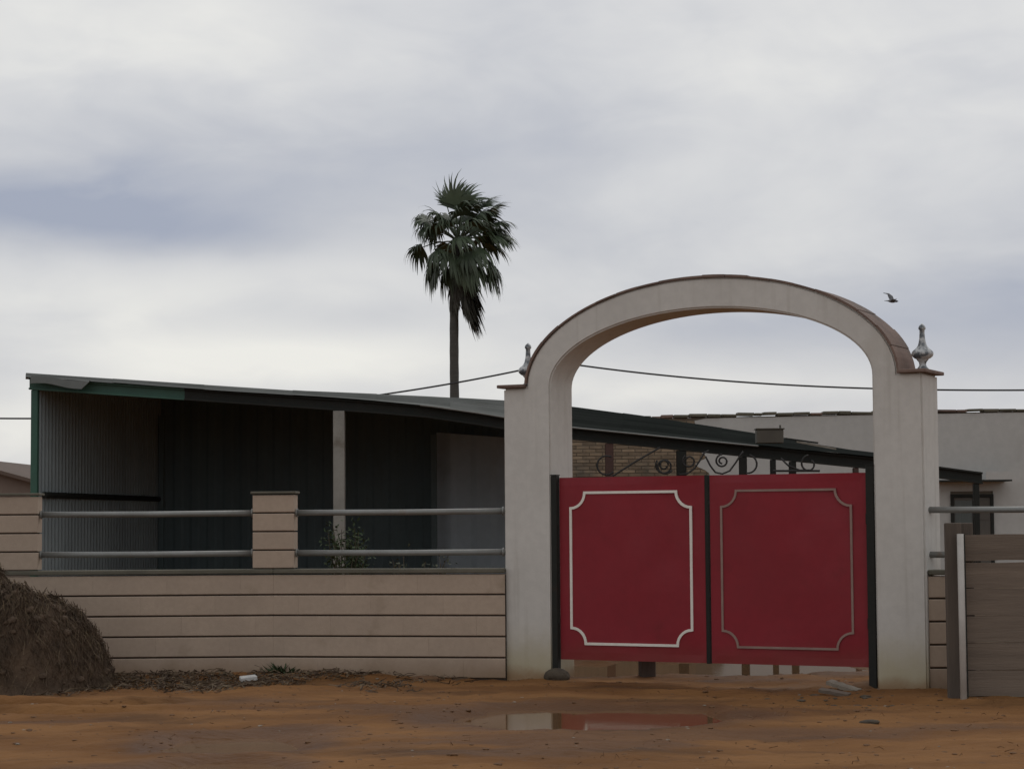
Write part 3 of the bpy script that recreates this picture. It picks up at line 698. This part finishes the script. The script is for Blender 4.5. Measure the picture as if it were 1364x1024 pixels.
cnp = MB().box((ca.x - wo_.x, -.62, ca.z - .03), (cb.x - wo_.x, -.016, ca.z)).build('door_canopy', M_steel, bwall)
MB().box((P(1304, 640, YW).x - wo_.x, -.62, ca.z + .002), (cb.x - wo_.x, -.60, ca.z + .15)).build('canopy_upstand', M_plaster_far, cnp)

# ------------------------------------------------------------------ far house at the left
hy = 46.0; ha = P(-190, 700, hy).x; hb = P(75, 700, hy).x; rid = P(-70, 612, hy); ev = P(40, 642, hy)
hs = thing('farm_house', 'brown rendered house with low gable showing beside the shed', 'house', ((ha + hb) / 2, hy, 0)); ho = hs.location.copy()
hb = P(62, 700, hy).x; sl = (rid.z - ev.z) / (ev.x - rid.x); ha = 2 * rid.x - hb; zr = lambda x: rid.z - abs(x - rid.x) * sl
vs = [(ha - ho.x, 0, -.2), (hb - ho.x, 0, -.2), (hb - ho.x, 0, zr(hb)), (rid.x - ho.x, 0, rid.z), (ha - ho.x, 0, zr(ha))]; vs += [(a, 8, c) for a, b, c in vs]
MB().add(vs, [(0, 1, 2, 3, 4), (9, 8, 7, 6, 5), (0, 5, 6, 1), (1, 6, 7, 2), (0, 4, 9, 5)]).build('wall', M_house, hs)
for sgn in (-1, 1):
    e = rid.x + sgn * (hb - rid.x + .3)
    vs = [(rid.x - ho.x, -.25, rid.z + .01), (e - ho.x, -.25, zr(e) + .01), (e - ho.x, 8.2, zr(e) + .01), (rid.x - ho.x, 8.2, rid.z + .01)]
    vs += [(a, b, c + .08) for a, b, c in vs]
    MB().add(vs, [(0, 3, 2, 1), (4, 5, 6, 7), (0, 1, 5, 4), (1, 2, 6, 5), (2, 3, 7, 6), (3, 0, 4, 7)]).build('roof', M_rooftile, hs)

# ------------------------------------------------------------------ utility pole and cables
yp = 48.0; pt = P(735, 483, yp)
up_ = thing('utility_pole', 'slim wooden utility pole hidden behind the white arch pillar', 'pole', (pt.x, yp, 0))
MB().tube([(0, 0, -.5), (0, 0, 3), (0, 0, pt.z + .12)], [.10, .09, .07], 12).build('shaft', M_woodpost, up_, smooth=True)
MB().lathe([(.0, 0), (.035, 0), (.04, .03), (.022, .05), (.04, .07), (.03, .10), (.0, .11)], 10).build('insulator', M_glaze, up_, (0, -.12, pt.z - .06))
MB().box((-.02, -.14, pt.z - .09), (.02, -.06, pt.z - .062)).build('bracket', M_steel, up_)
def cable(pts, lab):
    y = yp - .12; o = P(*pts[0], y); q = [P(a, b, y) - o for a, b in pts]
    xs_ = np.array([v.x for v in q]); zs_ = np.array([v.z for v in q]); c = np.polyfit(xs_, zs_, 3); xx = np.linspace(xs_[0], xs_[-1], 60)
    ob = MB().tube([(x, 0, float(np.polyval(c, x))) for x in xx], .022, 6).build('overhead_cable', M_cable, None, o, smooth=True); return tag(ob, lab, 'cable', None)
cable([(735, 484.5), (690, 493), (600, 511), (500, 527), (380, 541), (250, 551), (100, 557), (0, 557), (-300, 545)], 'black overhead cable passing the palm trunk and dipping behind the shed roof')
cable([(735, 482), (780, 486.5), (900, 501), (1008, 511), (1160, 517.5), (1255, 519), (1364, 519.3), (1500, 518)], 'black overhead cable crossing the opening of the arch above the yard wall')

# ------------------------------------------------------------------ palm tree
YP = 82.0
base = P(604.5, 690, YP); pc = P(611, 322, YP)
palm = thing('palm_tree', 'tall fan palm with windblown crown rising behind the shed', 'tree', (base.x, YP, 0))
po = palm.location.copy()
tp = [Vector((0, 0, -.3))]; rr = [.24]
topv = pc - po
for i in range(1, 30):
    t = i / 29; x = .0 + topv.x * t ** 3 * .8 + .05 * math.sin(t * 5); tp.append(Vector((x, 0, topv.z * t))); rr.append(.185 - .02 * t + .008 * (i % 2))
MB().tube(tp, rr, 14).build('trunk', M_trunk, palm, smooth=True)
WIND = Vector((.55, .1, 0))
def frond(direc, pet, fan, spread, droop, dead=False, nseg=30, wind=1.0, origin=None, twist=0.0):
    d = direc.normalized(); mb = MB(); o = (origin if origin else topv) + d * .12
    pts = []
    for i in range(5):
        t = i / 4; pts.append(o + d * pet * t + Vector((0, 0, -droop * .18 * pet * t * t)) + WIND * (.06 * wind * t * t * pet))
    mb.tube(pts, [.035, .03, .026, .022, .02], 5)
    hub = pts[-1]; ax = (pts[-1] - pts[-2]).normalized()
    side = ax.cross(Vector((0, 0, 1))); side = side.normalized() if side.length > .05 else Vector((1, 0, 0))
    side = Matrix.Rotation(twist, 3, ax) @ side
    nrm = side.cross(ax)
    for k in range(nseg):
        a = math.radians(spread) * ((k + .5) / nseg - .5) + random.uniform(-.03, .03)
        L = fan * (1 - .22 * abs(a) / math.radians(spread) * 2 * .8) * random.uniform(.62, 1.15)
        if random.random() < .06: continue
        sd_ = (ax * math.cos(a) + side * math.sin(a)).normalized()
        wdir = nrm.cross(sd_).normalized(); vs = []; N = 6
        dr_k = droop * random.uniform(.75, 1.3); wk = wind * random.uniform(.6, 1.4)
        q = hub.copy(); dd = sd_.copy()
        for i in range(N + 1):
            t = i / N; w = fan * .043 * (1 - .15 * t if t < .5 else (1 - t) * 1.85) + .004
            if i: 
                dd = (dd + Vector((0, 0, -1)) * (dr_k * .95 * t ** 1.5) + WIND * (.34 * wk * t)).normalized(); q = q + dd * (L / N)
            vs += [q + wdir * w, q - wdir * w]
        mb.add(vs, [(2 * i, 2 * i + 1, 2 * i + 3, 2 * i + 2) for i in range(N)])
    return mb.build('dead_frond' if dead else 'frond', M_dead if dead else M_frond, palm)
S = YP / FPX
def V(dx, dz, dy=0.0): return Vector((dx * S * (1.22 if dx < 0 else 1.08), dy * 1.1, -dz * S * 1.02))
# fronds laid out by where their fans sit in the crown (offsets in metres from the crown centre)
frs = [(-54, -6, .3, 1.0, 1.3), (-46, -50, .2, .95, .8), (44, -54, .1, .95, .6), (54, -38, -.2, .95, .7), (58, -20, .2, .95, .8), (-40, -30, -.3, 1.0, 1.0), (34, -62, .3, .9, .5), (12, -40, .5, 1.1, .7), (-8, -38, .6, 1.1, .8), (26, -46, -.6, 1.1, .7), (-24, -44, -.7, 1.1, .8), (36, -20, .1, 1.1, .8), (-4, -56, .0, 1.1, .4), (-34, 30, .1, 1.2, 1.7), (44, 34, .0, 1.2, 1.7), (-42, -44, -.3, 1.0, 1.0), (-34, -36, .4, 1.0, 1.2), (-18, -66, .5, .95, .7), (-6, -64, -.4, 1.15, .5), (6, -66, .3, 1.05, .6), (2, -48, -.8, 1.2, .7), (20, -58, .2, 1.0, .8),
       (-16, -48, .8, 1.1, .8), (36, -46, -.4, .95, .8), (30, -34, .4, 1.1, .8), (48, -32, .5, 1.0, .8), (50, -16, -.3, 1.05, .8), (44, -8, .6, 1.1, 1.0), (-28, -25, -.6, 1.1, 1.1), (18, -30, -.9, 1.15, .8),
       (-38, 20, .3, 1.1, 1.8), (-30, 26, -.5, 1.1, 1.9), (-16, 34, -.2, 1.1, 1.9), (40, 16, -.4, 1.1, 1.7), (46, 22, .3, 1.1, 1.9), (36, 32, -.2, 1.1, 1.9), (24, 30, -.7, 1.15, 1.9), (-10, 15, -.9, 1.15, 1.6), (12, 12, -1.0, 1.15, 1.6),
       (0, -10, -1.1, 1.1, 1.1), (16, 0, .9, 1.2, 1.2), (-14, -5, .9, 1.2, 1.2), (-30, 6, -.7, 1.1, 1.5), (30, -18, .8, 1.2, .9), (8, -22, .2, 1.2, .9), (-12, -28, -.5, 1.1, .9), (28, 4, -.6, 1.15, 1.4), (6, 30, -.8, 1.15, 1.8)]
for (dx, dz, dy, fan, dr_q) in frs:
    v = V(dx, dz, dy); pet = max(.3, v.length * .72)
    frond(v, pet, fan * 1.14, (150 if dz < -50 else 180 if dx > 20 else 200), dr_q * (.4 if dz < -50 else 1), wind=.8 if dx < 0 else 1.5, twist=random.uniform(-.6, .6), nseg=30)
# skirt of dead leaves, blown to the right of the trunk
for k in range(44):
    a = random.uniform(0, 2 * math.pi); lo = random.uniform(.2, 1.7)
    org = topv + Vector((math.cos(a) * .18, math.sin(a) * .18, -lo + .1))
    dirv = Vector((math.cos(a) * .30 + .10, math.sin(a) * .22, -1))
    frond(dirv, random.uniform(.35, .7), random.uniform(1.0, 1.35) * (1.15 if math.cos(a) > 0 else .8), 62, .3, True, 14, .55, org)
for k in range(16):
    org = topv + Vector((random.uniform(.1, .5), random.uniform(-.3, .3), -random.uniform(1.2, 2.2)))
    frond(Vector((.18, random.uniform(-.15, .15), -1)), random.uniform(.3, .6), random.uniform(1.2, 1.5), 40, .2, True, 12, .55, org)

# ------------------------------------------------------------------ bird
bp_ = P(1188, 401, 46.0)
vs = []; fs = []; secs = [(-.17, .010, .004), (-.13, .020, .006), (-.09, .016, .012), (-.05, .030, .028), (.0, .038, .038), (.05, .034, .034), (.085, .020, .022), (.105, .022, .024), (.125, .014, .016), (.15, .003, .003)]
for (x, ry, rz_) in secs:
    for j in range(10): w = 2 * math.pi * j / 10; vs.append((x, ry * math.cos(w), rz_ * math.sin(w) + .02 * x))
for i in range(len(secs) - 1):
    for j in range(10): fs.append((i * 10 + j, i * 10 + (j + 1) % 10, i * 10 + 10 + (j + 1) % 10, i * 10 + 10 + j))
mb = MB().add(vs, fs + [tuple(range(10))[::-1], tuple(90 + j for j in range(10))])
for s_ in (-1, 1):
    w = [(.055, .02, .02), (.05, .10, .075), (.0, .20, .105), (-.08, .30, .085), (-.05, .10, .06), (-.045, .02, .02), (-.03, .20, .09)]
    top = [(a, s_ * b, c + .006) for a, b, c in w]; bot = [(a, s_ * b, c - .004) for a, b, c in w]
    mb.add(top + bot, [(0, 1, 4, 5), (1, 2, 6, 4), (2, 3, 6), (12, 11, 8, 7), (11, 13, 9, 8), (13, 10, 9), (0, 7, 8, 1), (1, 8, 9, 2), (2, 9, 10, 3), (3, 10, 13, 6), (6, 13, 11, 4), (4, 11, 12, 5)])
mb.v = [(a * 1.05, b * 1.05, c * 1.05) for a, b, c in mb.v]
bd = mb.build('bird', M_bird, None, bp_, math.radians(12), smooth=True); bd.rotation_euler = (math.radians(22), math.radians(2), math.radians(16))
tag(bd, 'small grey bird flying above the arch beside the finial', 'bird')

# ------------------------------------------------------------------ shrubs behind the left wall
def leaf(mb, p, d, L, w):
    d = d.normalized(); s_ = d.cross(Vector((random.uniform(-1, 1), random.uniform(-1, 1), 1))).normalized()
    mb.add([p, p + d * L * .5 + s_ * w, p + d * L, p + d * L * .5 - s_ * w], [(0, 1, 2, 3)])
def shrub(px, y, h, spread, nst, nlf, m, lab):
    q = P(px, 760, y); r = thing('shrub', lab, 'shrub', (q.x, y, 0)); lf = MB(); st = MB()
    for k in range(nst):
        a = random.uniform(0, 2 * math.pi); tip = Vector((math.cos(a) * spread * random.uniform(.3, 1), math.sin(a) * spread * .6, h * random.uniform(.7, 1.0)))
        pts = [Vector((math.cos(a) * .05, math.sin(a) * .05, -.05)).lerp(tip, t) + Vector((random.uniform(-.04, .04), 0, .1 * math.sin(t * 3))) for t in np.linspace(0, 1, 6)]
        st.tube(pts, [.014, .012, .010, .008, .006, .004], 5)
        for j in range(nlf):
            t = random.random() ** .6; i = min(int(t * 5), 4); p = pts[i].lerp(pts[i + 1], t * 5 - i) + Vector((random.gauss(0, .05), random.gauss(0, .05), random.gauss(0, .05)))
            leaf(lf, p, Vector((random.gauss(0, 1), random.gauss(0, 1), random.gauss(.3, .8))), random.uniform(.035, .075), random.uniform(.008, .018))
    st.build('stems', M_stem, r); lf.build('foliage', m, r)
shrub(462, 23.4, 1.70, .26, 14, 120, M_leaf, 'leafy green shrub standing before the pale concrete shed post')
shrub(556, 23.6, 1.45, .40, 10, 45, M_leafdry, 'sparse dry twiggy shrub rising behind the lower rail')

def lump(seed, r, sq=(1, 1, .7), sub=3, rough=.25):
    rs = np.random.default_rng(seed); bm = bmesh.new(); bmesh.ops.create_icosphere(bm, subdivisions=sub, radius=1)
    dirs = rs.normal(0, 1, (9, 3)); dirs /= np.linalg.norm(dirs, axis=1)[:, None]; am = rs.uniform(-rough, rough, 9)
    for v in bm.verts:
        k = 1 + sum(a * max(0, v.co.dot(Vector(d))) ** 2 for a, d in zip(am, dirs)) + rs.normal(0, .02)
        v.co = Vector((v.co.x * sq[0], v.co.y * sq[1], v.co.z * sq[2])) * k * r
    mb = MB(); bm.verts.ensure_lookup_table(); mb.v = [tuple(v.co) for v in bm.verts]; mb.f = [tuple(v.index for v in f.verts) for f in bm.faces]; bm.free(); return mb
# ------------------------------------------------------------------ straw heap
hc = Vector((P(-40, 850, 21.1).x, 21.05, 0))
def heap_h(x, y):
    dx, dy = x - hc.x, y - hc.y
    ang = np.arctan2(dy, dx); R = 1.27 + .10 * np.sin(ang * 3 + 1) + .08 * np.sin(ang * 7)
    d = np.hypot(dx / R, dy / (R * .72)); s = np.clip(1 - d ** 2.7, 0, None) ** .66
    return 1.13 * s * (1 + .14 * fbm(x + 3, y, 1.7, 3)) + (fbm(x, y, 4, 3) * .12) * (s > 0) * np.clip(s * 4, 0, 1)
hp = thing('straw_heap', 'dark brown heap of rotted straw against the block wall', 'heap', hc)
hx = np.linspace(-2.0, 2.0, 110); hyy = np.linspace(-1.35, 1.12, 90); HX, HY = np.meshgrid(hx, hyy)
HZ = heap_h(HX + hc.x, HY + hc.y) - .04; HZ += ground_z(HX + hc.x, HY + hc.y)
k = (np.arange(89)[:, None] * 110 + np.arange(109)[None]).ravel()
mb = MB(); mb.v = np.stack([HX.ravel(), HY.ravel(), HZ.ravel()], 1).tolist(); mb.f = np.stack([k, k + 1, k + 111, k + 110], 1).tolist()
mb.build('mound', M_heap, hp, smooth=True)
def blades(pts, lens, wid, flat, down=None):
    n = len(pts); a = rng.uniform(0, 2 * np.pi, n); e_ = rng.normal(0, flat, n)
    d = np.stack([np.cos(a) * np.cos(e_), np.sin(a) * np.cos(e_), np.sin(e_)], 1)
    if down is not None: d = d * .75 + down; d /= np.linalg.norm(d, axis=1)[:, None]
    w = np.cross(d, rng.normal(0, 1, (n, 3))); w /= np.linalg.norm(w, axis=1)[:, None]; w *= wid
    p0 = pts - d * lens[:, None] / 2; p2 = pts + d * lens[:, None] / 2
    pm = pts + rng.normal(0, .012, (n, 3)) + np.array([0, 0, .01])
    V_ = np.concatenate([p0 - w, p0 + w, pm + w, pm - w, p2 + w * .4, p2 - w * .4]); i = np.arange(n)
    F_ = np.concatenate([np.stack([i, i + n, i + 2 * n, i + 3 * n], 1), np.stack([i + 3 * n, i + 2 * n, i + 4 * n, i + 5 * n], 1)])
    mb = MB(); mb.v = V_.tolist(); mb.f = F_.tolist(); return mb
n = 46000; bx_ = rng.uniform(-1.6, 1.9, n); by_ = rng.uniform(-1.3, 1.1, n); bh = heap_h(bx_ + hc.x, by_ + hc.y); kp = (bh > .03) & (fbm(bx_, by_, 2.6, 3) > -.42 + .30 * (rng.random(n) < .6))
bx_, by_, bh = bx_[kp], by_[kp], bh[kp]
gxh = (heap_h(bx_ + hc.x + .05, by_ + hc.y) - heap_h(bx_ + hc.x - .05, by_ + hc.y)) / .1; gyh = (heap_h(bx_ + hc.x, by_ + hc.y + .05) - heap_h(bx_ + hc.x, by_ + hc.y - .05)) / .1
dn = -np.stack([gxh, gyh, gxh ** 2 + gyh ** 2], 1); dn /= (np.linalg.norm(dn, axis=1)[:, None] + 1e-3)
pts = np.stack([bx_, by_, bh - .04 + ground_z(bx_ + hc.x, by_ + hc.y) + rng.uniform(0, .03, len(bh))], 1)
sel = rng.random(len(pts)) < .30
kind(blades(pts[sel], rng.uniform(.08, .30, sel.sum()), .003, .4, dn[sel] * 1.4).build('loose_straw', M_straw, hp), 'stuff')
kind(blades(pts[~sel], rng.uniform(.08, .26, (~sel).sum()), .0035, .45, dn[~sel] * 1.2).build('rotted_straw', M_heap, hp), 'stuff')
mbk = MB()
for k in range(700):
    a_, b_ = random.uniform(-1.4, 1.4), random.uniform(-1.2, .6); hh_ = float(heap_h(np.array(a_ + hc.x), np.array(b_ + hc.y)))
    if hh_ < .04: continue
    r_ = .010 + .030 * random.random() ** 2; L_ = lump(60 + k % 7, r_, (1.2, 1, .8), 2, .4)
    mbk.add([(x + a_, y + b_, z + hh_ - .035 + gz(a_ + hc.x, b_ + hc.y)) for x, y, z in L_.v], L_.f)
kind(mbk.build('manure_clumps', M_heap, hp), 'stuff')
# litter strewn along the wall foot
def strew(n, x0, x1, y0, y1, m, name, lab, wid, l0, l1, fall=None):
    x = rng.uniform(x0, x1, n); y = rng.uniform(y0, y1, n)
    keep = (fbm(x, y, 1.6, 3) > -.05) & (rng.random(n) < (fall(x, y) if fall else 1)); x, y = x[keep], y[keep]
    p = np.stack([x, y, ground_z(x, y) + rng.uniform(.002, .03, len(x))], 1)
    o = blades(p, rng.uniform(l0, l1, len(x)), wid, .25).build(name, m); kind(o, 'stuff'); return tag(o, lab, 'litter')
fall = lambda x, y: np.clip((-x - .2) / 2.4, 0, 1) * np.clip((y - 20.0) / 1.2, 0, 1)
strew(2300, -5.6, -.2, 20.2, 22.15, M_heap, 'straw_litter', 'dark rotted straw strewn along the foot of the block wall', .007, .05, .20, fall)
strew(3600, -5.6, -.2, 20.2, 22.1, M_straw, 'dry_straw', 'dry pale straw bits strewn between heap and wall foot', .005, .05, .20, fall)

strew(420, -5.5, 5.0, 13.5, 20.6, M_clod, 'twigs', 'dark twigs and chaff scattered thinly across the red track', .003, .02, .09)
# ------------------------------------------------------------------ small things on the ground
def on(px, py, s=0.0):
    q = G(px, py); q.z = gz(q.x, q.y) + s; return q
rk = fac(.355, -.01); rk.z = gz(rk.x, rk.y) + .02
tag(lump(3, .115, (1.1, .9, .75)).build('rock', M_rock, None, rk), 'dark dirty rock under the foot of the gate post', 'rock')
q = fac(3.60, .06); q.z = gz(q.x, q.y) + .0; tag(lump(5, .13, (1.5, .9, .55)).build('rubble_lump', M_clod, None, q), 'brown rubble lump beside the foot of the gate post', 'rubble')
def plank_piece(px, py, L, w, t, rz, tilt, m, lab):
    q = on(px, py, .03); n = 8; vs = []; fs = []
    for i in range(n + 1):
        x = L * (i / n - .5); e0 = random.uniform(-.008, .008); vs += [(x, -w / 2 + e0, -t / 2), (x, w / 2 + e0, -t / 2), (x, w / 2 + e0, t / 2), (x, -w / 2 + e0, t / 2)]
    for i in range(n):
        for j in range(4): fs.append((4 * i + j, 4 * i + (j + 1) % 4, 4 * i + 4 + (j + 1) % 4, 4 * i + 4 + j))
    fs += [(3, 2, 1, 0), (4 * n, 4 * n + 1, 4 * n + 2, 4 * n + 3)]
    o = MB().add(vs, fs).build('broken_plank', m, None, q); o.rotation_euler = (.15, tilt, rz); tag(o, lab, 'plank')
plank_piece(1124, 919, .34, .09, .035, -.75, .22, M_pale, 'broken pale plank lying before the red gate')
plank_piece(1112, 925, .30, .08, .03, -.6, .12, M_wood, 'broken dark plank lying beside the pale one before the gate')
q = on(331, 910, .02); o = MB().box((-.085, -.05, 0), (.085, .05, .05)).build('litter_carton', M_litter, None, q, .25, bevel=.008); tag(o, 'crumpled white carton dropped near the block wall', 'carton'); o.rotation_euler = (.1, -.08, .3)
# weed at the wall foot
q = on(375, 902); w = thing('weed', 'small green weed growing at the wall foot', 'weed', q); lf = MB()
for k in range(70):
    a = random.uniform(0, 2 * math.pi); d = Vector((math.cos(a), math.sin(a) * .7, random.uniform(.05, 1.1))); leaf(lf, Vector((random.gauss(0, .06), random.gauss(0, .04), .01)), d, random.uniform(.07, .17), .012)
lf.build('leaves', M_leaf, w)
q = on(568, 906); o = lump(11, .12, (1.6, .9, .35)).build('dirt_lump', M_clod, None, q); tag(o, 'low dirt lump at the foot of the block wall', 'dirt lump')
q = on(1157, 962); o = lump(12, .05, (1.5, 1.0, .45)).build('dark_stone', M_rock, None, q); tag(o, 'flat dark stone on bare dirt before the arch pillar', 'stone')
q = on(865, 906); q.y += .35; q.z = -.06; o = MB().box((-.075, -.075, 0), (.075, .075, .26)).build('concrete_stub', M_woodpost, None, q, .2, bevel=.01); tag(o, 'short squat stub standing in water behind the gate', 'stub')
# countless clods, pebbles and twigs
def scatter(n, x0, x1, y0, y1, r0, r1, m, name, lab, dens=None):
    mb = MB(); base = [lump(s_, 1.0, (1, .9, .6), 1, .3) for s_ in range(20, 26)]
    for i in range(n):
        x, y = random.uniform(x0, x1), random.uniform(y0, y1)
        if dens and random.random() > dens(x, y): continue
        z = gz(x, y)
        if z < WATER + .005: continue
        r = r0 + (r1 - r0) * random.random() ** 4; b = random.choice(base); c, s_ = math.cos(i), math.sin(i)
        mb.add([(x + r * (a * c - b_ * s_), y + r * (a * s_ + b_ * c), z + r * (zz * .55 - .05)) for a, b_, zz in b.v], b.f)
    o = mb.build(name, m); kind(o, 'stuff'); tag(o, lab, 'ground litter')
scatter(3200, -5.5, 5.5, 12.5, 22.0, .005, .035, M_clod, 'dirt_clods', 'small dirt clods scattered over the red track')
scatter(300, -5.5, 5.5, 12.8, 21.8, .005, .022, M_pale, 'pebbles', 'pale pebbles scattered over the red track')
scatter(500, 2.2, 4.0, 18.2, 20.2, .012, .06, M_rock, 'dark_debris', 'dark crumbled debris on the dirt before the gate', lambda x, y: math.exp(-((x - 3.0) / .45) ** 2 - ((y - 19.0) / .4) ** 2))

# ------------------------------------------------------------------ render
scene.render.engine = 'CYCLES'
scene.cycles.use_denoising = True
print('bricks', cnt, 'objects', len(bpy.data.objects))
